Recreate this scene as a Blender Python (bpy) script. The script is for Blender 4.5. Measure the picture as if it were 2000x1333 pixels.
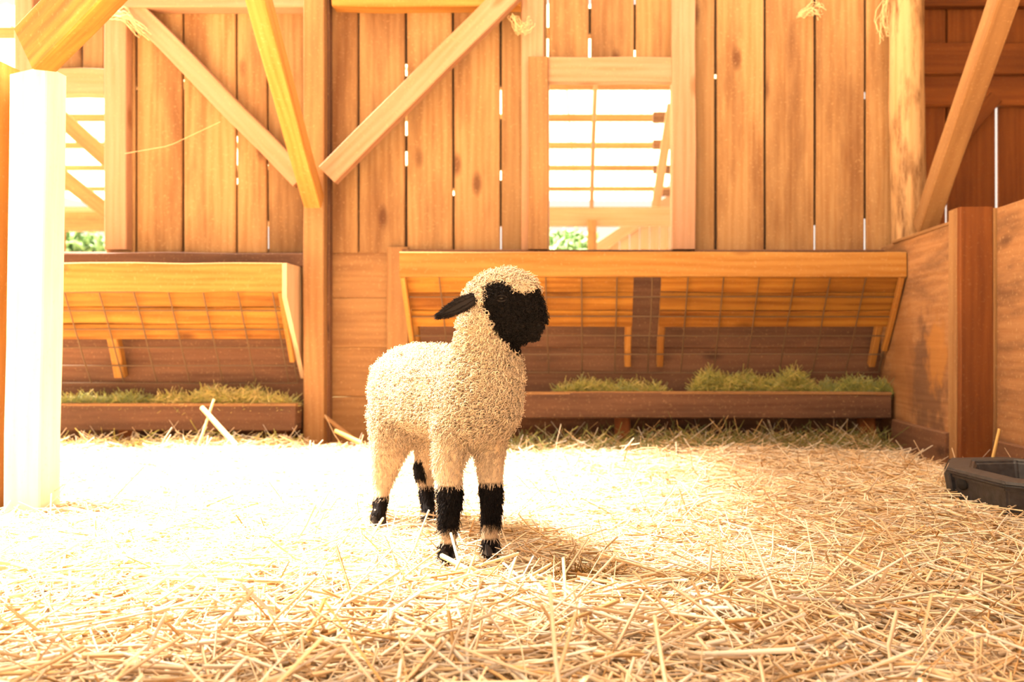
import bpy, bmesh, math, random
import numpy as np
from mathutils import Vector, Matrix
random.seed(7); RNG = np.random.default_rng(11)
for o in list(bpy.data.objects): bpy.data.objects.remove(o)
SC = bpy.context.scene
COL = SC.collection
# ------------------------------------------------------------------ camera, world, sun, exposure
F, CX, CY, CZ = 1800.0, 1150.0, 675.0, 0.43          # focal length and vanishing point in photo pixels (2000x1333), eye height in m
cam = bpy.data.cameras.new('camera'); camo = bpy.data.objects.new('camera', cam); COL.objects.link(camo)
camo.location = (0, 0, CZ); camo.rotation_euler = (math.pi/2, 0, 0)
cam.sensor_width = 36; cam.lens = 36*F/2000
cam.shift_x = (1000-CX)/2000; cam.shift_y = (CY-666.5)/2000
cam.clip_start = 0.05; cam.clip_end = 300
cam.dof.use_dof = True; cam.dof.focus_distance = 1.86; cam.dof.aperture_fstop = 4.5
SC.camera = camo
W = bpy.data.worlds.new('sky'); SC.world = W; W.use_nodes = True
bg = W.node_tree.nodes['Background']
bg.inputs[0].default_value = (1.0, 0.87, 0.75, 1); bg.inputs[1].default_value = 1.4
sun = bpy.data.lights.new('sun', 'SUN'); suno = bpy.data.objects.new('sun', sun); COL.objects.link(suno)
sun.energy = 90; sun.color = (1.0, 0.865, 0.755); sun.angle = math.radians(20)
SUNDIR = Vector((-0.50, 0.12, 0.86)).normalized()
suno.rotation_euler = SUNDIR.to_track_quat('Z', 'Y').to_euler(); suno.location = (-3, 0, 6)
SC.view_settings.view_transform = 'Standard'; SC.view_settings.look = 'None'
SC.view_settings.gamma = 1; SC.view_settings.use_curve_mapping = False
SC.view_settings.exposure = -0.25

# ------------------------------------------------------------------ helpers
def P(px, py, Y):                                    # point at distance Y behind a photo pixel
    return Vector(((px-CX)*Y/F, Y, CZ+(CY-py)*Y/F))
def XX(px, Y): return (px-CX)*Y/F
def ZZ(py, Y): return CZ+(CY-py)*Y/F
def link(name, me, mat=None, parent=None, loc=None):
    o = bpy.data.objects.new(name, me); COL.objects.link(o)
    if mat is not None and me is not None: me.materials.append(mat)
    if parent is not None: o.parent = parent
    if loc is not None: o.location = Vector(loc) - (parent_loc(parent) if parent is not None else Vector())
    return o
def parent_loc(p):
    v = Vector()
    while p is not None: v += p.location; p = p.parent
    return v
def tag(o, label=None, cat=None, group=None, kind=None):
    if label: o['label'] = label
    if cat: o['category'] = cat
    if group: o['group'] = group
    if kind: o['kind'] = kind
    return o
def empty(name, loc, label=None, cat=None, group=None, kind=None):
    o = bpy.data.objects.new(name, None); COL.objects.link(o); o.location = loc; o.empty_display_size = 0.1
    return tag(o, label, cat, group, kind)
def box_mesh(w, t, L, rings=3, ch=0.004, jit=0.0015, seed=None, skew=(0, 0)):
    """timber: centred on local x/y, running along local z from 0 to L, chamfered edges, slightly uneven"""
    rnd = random.Random(seed if seed is not None else random.random())
    a, b = w/2, t/2; c = min(ch, a*0.4, b*0.4)
    sec = [(-a+c, -b), (a-c, -b), (a, -b+c), (a, b-c), (a-c, b), (-a+c, b), (-a, b-c), (-a, -b+c)]
    vs, fs = [], []
    for i in range(rings):
        z = L*i/(rings-1)
        dx, dy = rnd.gauss(0, jit), rnd.gauss(0, jit*0.6)
        s0 = 1+rnd.gauss(0, jit*2)
        for x, y in sec:
            zz = z
            if i == 0: zz += skew[0]*x
            if i == rings-1: zz += skew[1]*x
            vs.append((x*s0+dx, y+dy, zz))
    for i in range(rings-1):
        for k in range(8):
            p, q = i*8+k, i*8+(k+1) % 8
            fs.append((p, q, q+8, p+8))
    fs.append(tuple(range(7, -1, -1))); fs.append(tuple(range((rings-1)*8, rings*8)))
    me = bpy.data.meshes.new('timber'); me.from_pydata(vs, [], fs); me.update()
    return me
def timber(name, a, b, w, t, mat, parent=None, face=(0, -1, 0), **kw):
    """box from point a to point b; w across, t along the face direction"""
    a, b = Vector(a), Vector(b); d = b-a; L = d.length; z = d.normalized()
    f = Vector(face); y = (f - z*f.dot(z)).normalized(); x = y.cross(z).normalized()
    me = box_mesh(w, t, L, **kw)
    o = link(name, me, mat, parent)
    M = Matrix((x, y, z)).transposed().to_4x4()
    o.rotation_euler = M.to_euler(); o.location = a - (parent_loc(parent) if parent is not None else Vector())
    return o
def vplank(name, x0, x1, z0, z1, yfront, t, mat, parent=None, **kw):      # upright board, front face at yfront
    return timber(name, ((x0+x1)/2, yfront+t/2, z0), ((x0+x1)/2, yfront+t/2, z1), x1-x0, t, mat, parent, **kw)
def hplank(name, x0, x1, z0, z1, yfront, t, mat, parent=None, **kw):      # level board along x
    return timber(name, (x0, yfront+t/2, (z0+z1)/2), (x1, yfront+t/2, (z0+z1)/2), z1-z0, t, mat, parent, **kw)
def tubes(name, pts, rad, sides=3, col=None, mat=None, parent=None, ref=None, smooth=False, cap=False):
    """pts (n,k,3), rad (n,k): n tubes joined into one mesh"""
    n, k, _ = pts.shape
    T = np.gradient(pts, axis=1); T /= np.linalg.norm(T, axis=2, keepdims=True)+1e-9
    if ref is None: ref = RNG.normal(size=(n, 3))
    R = np.repeat(ref[:, None, :], k, 1) if ref.ndim == 2 else ref
    N = np.cross(T, R); N /= np.linalg.norm(N, axis=2, keepdims=True)+1e-9
    B = np.cross(T, N)
    ang = np.arange(sides)*2*math.pi/sides
    V = pts[:, :, None, :] + rad[:, :, None, None]*(np.cos(ang)[None, None, :, None]*N[:, :, None, :]+np.sin(ang)[None, None, :, None]*B[:, :, None, :])
    nv = n*k*sides
    idx = np.arange(nv).reshape(n, k, sides)
    a = idx[:, :-1, :]; b = np.roll(a, -1, axis=2); d = idx[:, 1:, :]; c = np.roll(d, -1, axis=2)
    Q = np.stack([a, b, c, d], -1).reshape(-1, 4)
    me = bpy.data.meshes.new(name)
    me.vertices.add(nv); me.vertices.foreach_set('co', V.reshape(-1).astype(np.float32))
    nq = len(Q); me.loops.add(nq*4); me.loops.foreach_set('vertex_index', Q.reshape(-1).astype(np.int32))
    me.polygons.add(nq); me.polygons.foreach_set('loop_start', np.arange(0, nq*4, 4, dtype=np.int32))
    try: me.polygons.foreach_set('loop_total', np.full(nq, 4, dtype=np.int32))
    except Exception: pass
    if smooth: me.polygons.foreach_set('use_smooth', np.ones(nq, dtype=bool))
    me.update(calc_edges=True)
    if col is not None:
        ca = me.color_attributes.new('Col', 'FLOAT_COLOR', 'POINT')
        c4 = np.ones((n, k*sides, 4), dtype=np.float32); c4[:, :, :3] = col[:, None, :]
        ca.data.foreach_set('color', c4.reshape(-1))
    return link(name, me, mat, parent)

# ------------------------------------------------------------------ materials
def new_mat(name):
    m = bpy.data.materials.new(name); m.use_nodes = True; nt = m.node_tree
    b = nt.nodes['Principled BSDF']; return m, nt, b
def wood(name, c1, c2, dirt, dirt_amt=0.35, rough=0.75, knots=True, vary=0.25, bump=0.35, dirt_scale=3.0, dust=0.22):
    m, nt, b = new_mat(name); N = nt.nodes.new; K = nt.links.new
    tc = N('ShaderNodeTexCoord'); oi = N('ShaderNodeObjectInfo')
    mul = N('ShaderNodeMath'); mul.operation = 'MULTIPLY'; mul.inputs[1].default_value = 37.0; K(oi.outputs['Random'], mul.inputs[0])
    add = N('ShaderNodeVectorMath'); add.operation = 'ADD'; K(tc.outputs['Object'], add.inputs[0]); K(mul.outputs[0], add.inputs[1])
    mp = N('ShaderNodeMapping'); mp.inputs['Scale'].default_value = (1, 1, 0.07); K(add.outputs[0], mp.inputs[0])
    n1 = N('ShaderNodeTexNoise'); n1.inputs['Scale'].default_value = 26; n1.inputs['Detail'].default_value = 6; n1.inputs['Roughness'].default_value = 0.65; n1.inputs['Distortion'].default_value = 0.4
    K(mp.outputs[0], n1.inputs['Vector'])
    wv = N('ShaderNodeTexWave'); wv.inputs['Scale'].default_value = 9; wv.inputs['Distortion'].default_value = 9; wv.inputs['Detail'].default_value = 3; wv.inputs['Detail Scale'].default_value = 1.2
    K(mp.outputs[0], wv.inputs['Vector'])
    mix0 = N('ShaderNodeMix'); mix0.data_type = 'FLOAT'; mix0.inputs[0].default_value = 0.16; K(n1.outputs[0], mix0.inputs[2]); K(wv.outputs['Fac'], mix0.inputs[3])
    rp = N('ShaderNodeValToRGB'); rp.color_ramp.elements[0].position = 0.28; rp.color_ramp.elements[1].position = 0.62
    rp.color_ramp.elements[0].color = (*c2, 1); rp.color_ramp.elements[1].color = (*c1, 1); K(mix0.outputs[0], rp.inputs[0])
    n2 = N('ShaderNodeTexNoise'); n2.inputs['Scale'].default_value = dirt_scale; n2.inputs['Detail'].default_value = 5; n2.inputs['Roughness'].default_value = 0.6
    mp2 = N('ShaderNodeMapping'); mp2.inputs['Scale'].default_value = (1.6, 1.6, 0.32); K(add.outputs[0], mp2.inputs[0]); K(mp2.outputs[0], n2.inputs['Vector'])
    r2 = N('ShaderNodeValToRGB'); r2.color_ramp.elements[0].position = 0.46; r2.color_ramp.elements[1].position = 0.68
    r2.color_ramp.elements[0].color = (0, 0, 0, 1); r2.color_ramp.elements[1].color = (dirt_amt,)*3+(1,); K(n2.outputs[0], r2.inputs[0])
    mx = N('ShaderNodeMix'); mx.data_type = 'RGBA'; K(r2.outputs[0], mx.inputs[0]); K(rp.outputs[0], mx.inputs[6]); mx.inputs[7].default_value = (*dirt, 1)
    last = mx.outputs[2]
    if knots:
        vo = N('ShaderNodeTexVoronoi'); vo.inputs['Scale'].default_value = 1.0
        mp3 = N('ShaderNodeMapping'); mp3.inputs['Scale'].default_value = (4.5, 4.5, 1.9); K(add.outputs[0], mp3.inputs[0]); K(mp3.outputs[0], vo.inputs['Vector'])
        r3 = N('ShaderNodeValToRGB'); r3.color_ramp.elements[0].position = 0.05; r3.color_ramp.elements[1].position = 0.13
        r3.color_ramp.elements[0].color = (0.75,)*3+(1,); r3.color_ramp.elements[1].color = (0, 0, 0, 1); K(vo.outputs['Distance'], r3.inputs[0])
        mk = N('ShaderNodeMix'); mk.data_type = 'RGBA'; K(r3.outputs[0], mk.inputs[0]); K(last, mk.inputs[6]); mk.inputs[7].default_value = (dirt[0]*0.7, dirt[1]*0.6, dirt[2]*0.6, 1)
        last = mk.outputs[2]
    n4 = N('ShaderNodeTexNoise'); n4.inputs['Scale'].default_value = 95; n4.inputs['Detail'].default_value = 3; K(add.outputs[0], n4.inputs['Vector'])
    r4 = N('ShaderNodeValToRGB'); r4.color_ramp.elements[0].position = 0.60; r4.color_ramp.elements[1].position = 0.74
    r4.color_ramp.elements[0].color = (0, 0, 0, 1); r4.color_ramp.elements[1].color = (dust,)*3+(1,); K(n4.outputs[0], r4.inputs[0])
    md = N('ShaderNodeMix'); md.data_type = 'RGBA'; K(r4.outputs[0], md.inputs[0]); K(last, md.inputs[6]); md.inputs[7].default_value = (0.62, 0.40, 0.19, 1); last = md.outputs[2]
    mr = N('ShaderNodeMapRange'); mr.inputs['To Min'].default_value = 1-vary; mr.inputs['To Max'].default_value = 1+vary*0.55; K(oi.outputs['Random'], mr.inputs[0])
    hs = N('ShaderNodeHueSaturation'); K(mr.outputs[0], hs.inputs['Value']); K(last, hs.inputs['Color'])
    K(hs.outputs[0], b.inputs['Base Color']); b.inputs['Roughness'].default_value = rough
    b.inputs['Specular IOR Level'].default_value = 0.25
    bp = N('ShaderNodeBump'); bp.inputs['Strength'].default_value = bump; bp.inputs['Distance'].default_value = 0.004; K(mix0.outputs[0], bp.inputs['Height']); K(bp.outputs[0], b.inputs['Normal'])
    return m
def plain(name, col, rough=0.6, bump=0, scale=40, spec=0.3, metal=0, var=0.0):
    m, nt, b = new_mat(name); N = nt.nodes.new; K = nt.links.new
    b.inputs['Base Color'].default_value = (*col, 1); b.inputs['Roughness'].default_value = rough; b.inputs['Specular IOR Level'].default_value = spec; b.inputs['Metallic'].default_value = metal
    n = N('ShaderNodeTexNoise'); n.inputs['Scale'].default_value = scale; n.inputs['Detail'].default_value = 5
    tc = N('ShaderNodeTexCoord'); K(tc.outputs['Object'], n.inputs['Vector'])
    if bump:
        bp = N('ShaderNodeBump'); bp.inputs['Strength'].default_value = bump; bp.inputs['Distance'].default_value = 0.004; K(n.outputs[0], bp.inputs['Height']); K(bp.outputs[0], b.inputs['Normal'])
    if var:
        rp = N('ShaderNodeValToRGB'); rp.color_ramp.elements[0].position = 0.3; rp.color_ramp.elements[1].position = 0.7
        rp.color_ramp.elements[0].color = tuple(c*(1-var) for c in col)+(1,); rp.color_ramp.elements[1].color = tuple(min(1, c*(1+var)) for c in col)+(1,)
        K(n.outputs[0], rp.inputs[0]); K(rp.outputs[0], b.inputs['Base Color'])
    return m
def strand_mat(name, rough=0.7, transl=0.25, spec=0.2):
    m, nt, b = new_mat(name); N = nt.nodes.new; K = nt.links.new
    at = N('ShaderNodeAttribute'); at.attribute_name = 'Col'
    K(at.outputs['Color'], b.inputs['Base Color']); b.inputs['Roughness'].default_value = rough; b.inputs['Specular IOR Level'].default_value = spec
    if transl:
        tr = N('ShaderNodeBsdfTranslucent'); K(at.outputs['Color'], tr.inputs['Color'])
        mx = N('ShaderNodeMixShader'); mx.inputs[0].default_value = transl
        out = nt.nodes['Material Output']; K(b.outputs[0], mx.inputs[1]); K(tr.outputs[0], mx.inputs[2]); K(mx.outputs[0], out.inputs['Surface'])
    return m
M_SLOPE = wood('sloping_board_wood', (0.3472, 0.1519, 0.0217), (0.1860, 0.0589, 0.0062), (0.0930, 0.0260, 0.0037), 0.6, vary=0.2, dust=0.1)
M_WALL = wood('wall_plank_wood', (0.3250, 0.1800, 0.0760), (0.2500, 0.1200, 0.0420), (0.1014, 0.0328, 0.0086), 0.75)
M_PALE = wood('pale_timber', (0.3900, 0.2130, 0.1300), (0.3150, 0.1580, 0.0820), (0.3120, 0.1482, 0.0546), 0.4, vary=0.12)
M_POST = wood('post_timber', (0.2886, 0.1482, 0.0585), (0.2262, 0.1053, 0.0374), (0.1248, 0.0507, 0.0218), 0.55, vary=0.1)
M_FEED = wood('feeder_timber', (0.3900, 0.1833, 0.0429), (0.2964, 0.1170, 0.0172), (0.1716, 0.0530, 0.0094), 0.5, vary=0.15)
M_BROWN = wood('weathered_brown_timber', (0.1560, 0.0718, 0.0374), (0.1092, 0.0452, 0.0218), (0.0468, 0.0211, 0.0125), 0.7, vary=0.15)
M_PANEL = wood('partition_sheet_wood', (0.3120, 0.1521, 0.0640), (0.2640, 0.1200, 0.0459), (0.1000, 0.0450, 0.0230), 0.7, vary=0.1, dirt_scale=9, bump=0.8, dust=0.4)
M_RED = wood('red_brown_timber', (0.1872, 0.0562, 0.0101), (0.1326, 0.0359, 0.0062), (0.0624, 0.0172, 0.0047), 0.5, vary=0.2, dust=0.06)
M_LOG = wood('peeled_log', (0.4700, 0.2850, 0.1400), (0.3600, 0.1900, 0.0750), (0.1170, 0.0495, 0.0162), 0.95, dirt_scale=14, bump=0.6, vary=0.05)
M_SUNLIT = wood('painted_sunlit_timber', (0.8600, 0.7400, 0.5800), (0.7600, 0.6000, 0.4200), (0.6000, 0.4200, 0.2600), 0.3, vary=0.05)  # near post: colour lightened to stand for the strong sun on it
M_STAIN = wood('stained_partition_wood', (0.3276, 0.1599, 0.0663), (0.2496, 0.1092, 0.0374), (0.0936, 0.0421, 0.0218), 0.6, vary=0.0, dirt_scale=9, knots=False, bump=0.8, dust=0.4)
def add_blob(m, cy, cz, ry, rz, colr, amt, rough):   # a soft-edged worn patch of its own colour at one place on the sheet
    nt = m.node_tree; N = nt.nodes.new; K = nt.links.new; b = nt.nodes['Principled BSDF']
    src = b.inputs['Base Color'].links[0].from_socket
    g = N('ShaderNodeNewGeometry'); mp = N('ShaderNodeMapping'); mp.inputs['Location'].default_value = (0, -cy/ry, -cz/rz); mp.inputs['Scale'].default_value = (0, 1/ry, 1/rz); K(g.outputs['Position'], mp.inputs[0])
    nz = N('ShaderNodeTexNoise'); nz.inputs['Scale'].default_value = 14; nz.inputs['Detail'].default_value = 6; K(g.outputs['Position'], nz.inputs['Vector'])
    ln = N('ShaderNodeVectorMath'); ln.operation = 'LENGTH'; K(mp.outputs[0], ln.inputs[0])
    ad = N('ShaderNodeMath'); ad.operation = 'MULTIPLY_ADD'; ad.inputs[1].default_value = rough; ad.inputs[2].default_value = -rough/2; K(nz.outputs[0], ad.inputs[0])
    sm = N('ShaderNodeMath'); sm.operation = 'ADD'; K(ln.outputs['Value'], sm.inputs[0]); K(ad.outputs[0], sm.inputs[1])
    mr = N('ShaderNodeMapRange'); mr.inputs['From Min'].default_value = 0.7; mr.inputs['From Max'].default_value = 1.15; mr.inputs['To Min'].default_value = amt; mr.inputs['To Max'].default_value = 0; K(sm.outputs[0], mr.inputs[0])
    mx = N('ShaderNodeMix'); mx.data_type = 'RGBA'; K(mr.outputs[0], mx.inputs[0]); K(src, mx.inputs[6]); mx.inputs[7].default_value = (*colr, 1); K(mx.outputs[2], b.inputs['Base Color'])
add_blob(M_STAIN, 3.70, 0.30, 0.24, 0.24, (0.10, 0.048, 0.028), 0.75, 1.6)
add_blob(M_STAIN, 3.60, 0.39, 0.115, 0.14, (0.38, 0.16, 0.036), 0.75, 1.7)
add_blob(M_STAIN, 3.98, 0.36, 0.15, 0.25, (0.26, 0.11, 0.035), 0.6, 1.8)
M_END_LIT = wood('end_board_painted_lit', (0.62, 0.43, 0.27), (0.52, 0.33, 0.19), (0.36, 0.20, 0.09), 0.4, vary=0.05)  # feeder end board: indirect light on it put into a lighter colour
M_SEAM = wood('shade_dark_batten', (0.0700, 0.0420, 0.0260), (0.0450, 0.0260, 0.0160), (0.0200, 0.0120, 0.0080), 0.5, knots=False)  # battens darkened so the plank gaps read as deep shade
M_WIRE = plain('rusty_wire', (0.12, 0.07, 0.035), 0.7)
M_RUBBER = plain('black_rubber', (0.040, 0.036, 0.036), 0.5, bump=0.4, scale=60, var=0.3)
M_DARK = plain('recess_shade', (0.008, 0.007, 0.006), 0.8)  # near-black colour standing for shade inside the hand slot and nostrils
M_BED = plain('straw_bed', (0.72, 0.52, 0.26), 0.9, bump=0.8, scale=45, var=0.35)
M_YARD = plain('yard_ground', (0.55, 0.44, 0.28), 0.95, bump=0.5, scale=12, var=0.2)
M_STRAW = strand_mat('straw_stalks', 0.6, 0.2, 0.25)
M_HAY = strand_mat('hay_blades', 0.7, 0.25)
M_LEAF = strand_mat('tree_leaves', 0.6, 0.35)
M_WOOL = strand_mat('wool_locks', 0.85, 0.22, 0.1)
M_BLACK = strand_mat('black_wool_locks', 0.7, 0.0, 0.12)
M_WEB = plain('dusty_cobweb', (0.75, 0.55, 0.30), 0.9)

# ------------------------------------------------------------------ floor
def gh(x, y):                                        # height of the bedding
    h = 0.012*np.sin(3.1*x+1.3*y+0.6)+0.010*np.sin(5.3*y-2.2*x+1.1)+0.007*np.sin(9.1*x+7.3*y)+0.005*np.sin(17*x-13*y+2)+0.004*np.sin(23*x+19*y)
    hollow = 0.035*np.exp(-(((x-0.0)/0.11)**2+((y-1.77)/0.055)**2)) + 0.035*np.exp(-(((x-0.50)/0.16)**2+((y-1.42)/0.06)**2)) + 0.03*np.exp(-(((x+0.72)/0.14)**2+((y-1.42)/0.05)**2))
    heap = 0.036*np.exp(-((x-1.12)/0.33)**4-((y-2.36)/0.36)**4)
    return 0.6*h - hollow - 0.032 + heap
def grid_mesh(name, x0, x1, y0, y1, st, zf):
    xs = np.arange(x0, x1+st/2, st); ys = np.arange(y0, y1+st/2, st)
    X, Yg = np.meshgrid(xs, ys); Z = zf(X, Yg)
    vs = np.stack([X, Yg, Z], -1).reshape(-1, 3); nx, ny = len(xs), len(ys)
    i = np.arange(nx*ny).reshape(ny, nx)
    Q = np.stack([i[:-1, :-1], i[:-1, 1:], i[1:, 1:], i[1:, :-1]], -1).reshape(-1, 4)
    me = bpy.data.meshes.new(name); me.from_pydata(vs.tolist(), [], Q.tolist()); me.update()
    for p in me.polygons: p.use_smooth = True
    return me
tag(link('floor', grid_mesh('floor', -3.6, 3.0, -1.5, 4.45, 0.05, lambda x, y: gh(x, y)-0.012), M_BED), kind='structure')
me = bpy.data.meshes.new('ground'); me.from_pydata([(-60, -40, -0.09), (60, -40, -0.09), (60, 90, -0.09), (-60, 90, -0.09)], [], [(0, 1, 2, 3)])
tag(link('ground', me, M_YARD), kind='structure')

# ------------------------------------------------------------------ back wall
WY = 4.29; TOP = 2.36
wb = empty('wall_back', (0, WY, 0), kind='structure')
ZB = ZZ(490, WY)
def vp(px0, px1, z0, z1, mat=M_WALL, name='plank', yf=WY, t=0.024, gap=2.2):
    g = gap*WY/F
    return vplank(name, XX(px0, WY)+g, XX(px1, WY)-g, z0, z1, yf+random.uniform(-0.003, 0.003), t, mat, wb, rings=4, jit=0.001)
seams = [205, 265, 357, 462, 523, 612, 700, 793, 885, 978, 1070]
for a, b in zip(seams[:-1], seams[1:]): vp(a, b, ZB-0.01, TOP)
for a, b in ((40, 108), (108, 160), (160, 205)): vp(a, b, ZZ(160, WY), TOP)
for a, b in ((1070, 1152), (1152, 1240), (1240, 1316)): vp(a, b, ZZ(135, WY), TOP)
for a, b in ((1316, 1398), (1398, 1494), (1494, 1592), (1592, 1690), (1690, 1800)): vp(a, b, ZB-0.01, TOP)
# battens nailed outside over the seams, stopping short here and there so daylight shows
slits = {265: [(165, 172)], 357: [(150, 172)], 462: [(262, 330), (345, 358)], 523: [(318, 330), (430, 485)], 700: [], 793: [(120, 145), (214, 262), (292, 322)], 885: [(365, 380)],
         978: [(165, 230), (330, 350), (440, 486)], 1152: [(60, 112), (-10, 12)], 1240: [(92, 112), (-10, 4)], 1398: [(140, 150)], 1494: [], 1592: [(438, 490)], 1690: [(175, 190), (425, 490)]}
for s, sl in slits.items():
    ys = [495] if s not in (1152, 1240) else [125]
    for (a, b) in sorted(sl, reverse=True): ys += [b, a]
    ys.append(-140)
    for k in range(0, len(ys), 2):
        if ys[k]-ys[k+1] > 6:
            vplank('batten', XX(s, WY)-0.022, XX(s, WY)+0.022, ZZ(ys[k], WY), ZZ(ys[k+1], WY), WY+0.03, 0.018, M_SEAM, wb, rings=2)
# lower wall: level boards
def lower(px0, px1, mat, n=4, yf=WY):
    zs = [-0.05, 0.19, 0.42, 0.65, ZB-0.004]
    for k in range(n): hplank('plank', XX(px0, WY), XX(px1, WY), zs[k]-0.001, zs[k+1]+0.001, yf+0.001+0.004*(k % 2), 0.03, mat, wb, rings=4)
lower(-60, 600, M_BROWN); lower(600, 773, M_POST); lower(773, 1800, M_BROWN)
vplank('board', XX(758, WY), XX(800, WY), 0, ZZ(484, WY), WY-0.028, 0.026, M_POST, wb, rings=4)
hplank('ledge_board', XX(60, 4.2), XX(592, 4.2), ZZ(521, 4.2), ZZ(494, 4.2), 4.2, 0.09, M_BROWN, wb, rings=5)
hplank('ledge_board', XX(786, 4.24), XX(1790, 4.24), ZZ(496, 4.24), ZZ(488, 4.24), 4.23, 0.06, M_BROWN, wb, rings=5)
hplank('top_rail', XX(200, 4.2), XX(600, 4.2), ZZ(13, 4.2), 2.16, 4.2, 0.09, M_PALE, wb, rings=5)
hplank('top_rail', XX(648, 4.2), XX(1016, 4.2), ZZ(12, 4.2), 2.16, 4.2, 0.09, M_FEED, wb, rings=5)
# windows: open, framed with boards
w1 = empty('window_1', P(150, 490, WY), kind='structure')
vplank('jamb', XX(205, 4.24), XX(248, 4.24), ZB, TOP-0.2, 4.23, 0.06, M_PALE, w1, rings=4)
vplank('jamb', XX(30, 4.24), XX(66, 4.24), ZB, TOP-0.2, 4.23, 0.06, M_PALE, w1, rings=4)
hplank('header', XX(66, 4.25), XX(205, 4.25), ZZ(186, 4.25), ZZ(134, 4.25), 4.24, 0.07, M_PALE, w1, rings=4)
hplank('sill', XX(66, 4.25), XX(205, 4.25), ZB-0.02, ZZ(496, 4.25), 4.26, 0.09, M_BROWN, w1, rings=3)
w2 = empty('window_2', P(1190, 490, WY), kind='structure')
vplank('stud', XX(1018, 4.26), XX(1062, 4.26), ZB, TOP-0.05, 4.262, 0.026, M_PALE, w2, rings=4)
vplank('jamb', XX(1032, 4.22), XX(1071, 4.22), ZB, ZZ(111, 4.22), 4.215, 0.045, M_POST, w2, rings=4)
vplank('jamb', XX(1313, 4.22), XX(1359, 4.22), ZB, TOP-0.05, 4.215, 0.07, M_PALE, w2, rings=4)
hplank('header', XX(1071, 4.23), XX(1314, 4.23), ZZ(160, 4.23), ZZ(111, 4.23), 4.23, 0.055, M_PALE, w2, rings=4)
vplank('reveal', XX(1066, 4.29), XX(1072, 4.29), ZB, ZZ(155, 4.29), 4.263, 0.075, M_PALE, w2, rings=2)
vplank('reveal', XX(1310, 4.29), XX(1316, 4.29), ZB, ZZ(155, 4.29), 4.263, 0.075, M_PALE, w2, rings=2)
hplank('sill', XX(1071, 4.25), XX(1312, 4.25), ZB-0.02, ZZ(489, 4.27), 4.25, 0.09, M_BROWN, w2, rings=3)

# ------------------------------------------------------------------ right partition and the shaded bay behind it
wr = empty('wall_right', (1.4, 3.4, 0), kind='structure')
def yplank(name, x0, x1, y0, y1, z0, z1, mat, parent, **kw):              # board running along y
    return timber(name, ((x0+x1)/2, y0, (z0+z1)/2), ((x0+x1)/2, y1, (z0+z1)/2), z1-z0, x1-x0, mat, parent, face=(-1, 0, 0), **kw)
yplank('panel', 1.357, 1.375, 3.452, 4.285, 0.04, 0.885, M_STAIN, wr, rings=5)
yplank('skirting_board', 1.337, 1.376, 3.452, 4.07, -0.05, 0.102, M_BROWN, wr, rings=4)
yplank('panel', 1.482, 1.50, 0.4, 3.35, 0.04, 0.93, M_PANEL, wr, rings=5)
yplank('skirting_board', 1.460, 1.50, 0.4, 3.34, -0.05, 0.088, M_BROWN, wr, rings=5)
timber('post', (1.415, 3.405, -0.05), (1.415, 3.405, 0.936), 0.122, 0.09, M_RED, wr, rings=5)
timber('edge_strip', (1.3545, 3.425, -0.05), (1.3545, 3.425, 0.934), 0.012, 0.075, M_POST, wr, rings=4)
timber('edge_strip', (1.484, 3.37, -0.05), (1.484, 3.37, 0.932), 0.022, 0.02, M_POST, wr, rings=4)
timber('cap_strip', (1.366, 3.452, 0.89), (1.366, 4.1, 0.89), 0.03, 0.014, M_POST, wr, face=(0, 0, 1), rings=3)
bay = empty('wall_bay', (2.2, 4.8, 0), kind='structure')
BY = 4.72
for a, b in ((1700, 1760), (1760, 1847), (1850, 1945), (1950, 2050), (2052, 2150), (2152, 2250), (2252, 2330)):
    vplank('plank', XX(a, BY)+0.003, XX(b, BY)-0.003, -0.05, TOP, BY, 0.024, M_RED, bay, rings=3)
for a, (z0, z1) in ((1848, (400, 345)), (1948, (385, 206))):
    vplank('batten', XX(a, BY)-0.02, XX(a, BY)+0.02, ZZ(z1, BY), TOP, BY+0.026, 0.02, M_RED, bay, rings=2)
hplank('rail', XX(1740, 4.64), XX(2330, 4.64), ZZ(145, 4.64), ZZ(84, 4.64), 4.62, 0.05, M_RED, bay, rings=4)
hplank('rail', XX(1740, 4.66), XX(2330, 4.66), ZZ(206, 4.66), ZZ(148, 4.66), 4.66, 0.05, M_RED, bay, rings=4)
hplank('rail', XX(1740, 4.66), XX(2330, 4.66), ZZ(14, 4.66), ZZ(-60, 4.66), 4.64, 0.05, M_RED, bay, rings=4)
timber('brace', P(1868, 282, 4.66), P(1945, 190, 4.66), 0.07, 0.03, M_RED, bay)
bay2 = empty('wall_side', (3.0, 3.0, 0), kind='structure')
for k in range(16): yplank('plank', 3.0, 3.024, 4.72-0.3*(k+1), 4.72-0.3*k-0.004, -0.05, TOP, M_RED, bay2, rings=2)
# unseen roof over the pen: boards right, sheets added to brighten the floor
cl = empty('ceiling', (0.8, 2.5, TOP), kind='structure')
for k in range(9): timber('plank', (1.53+k*0.18, 1.0, TOP+0.015), (1.53+k*0.18, 5.0, TOP+0.015), 0.178, 0.025, M_WALL, cl, face=(0, 0, -1), rings=2)
def sheet(name, x0f, x1, y0, y1, z, mat, parent, n=24):  # corrugated sheet, ridges along x
    vs = []; off = parent.location
    for i in range(n+1):
        y = y0+(y1-y0)*i/n; zz = z+0.012*math.sin(i*math.pi/2)
        vs += [(x0f(y)-off.x, y-off.y, zz-off.z), (x1-off.x, y-off.y, zz-off.z)]
    me = bpy.data.meshes.new(name); me.from_pydata(vs, [], [(2*i, 2*i+2, 2*i+3, 2*i+1) for i in range(n)]); me.update()
    return link(name, me, mat, parent)
M_SKY, nt, b = new_mat('floor_fill_sheet')
b.inputs['Base Color'].default_value = (0.55, 0.50, 0.40, 1); b.inputs['Roughness'].default_value = 0.6
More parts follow.
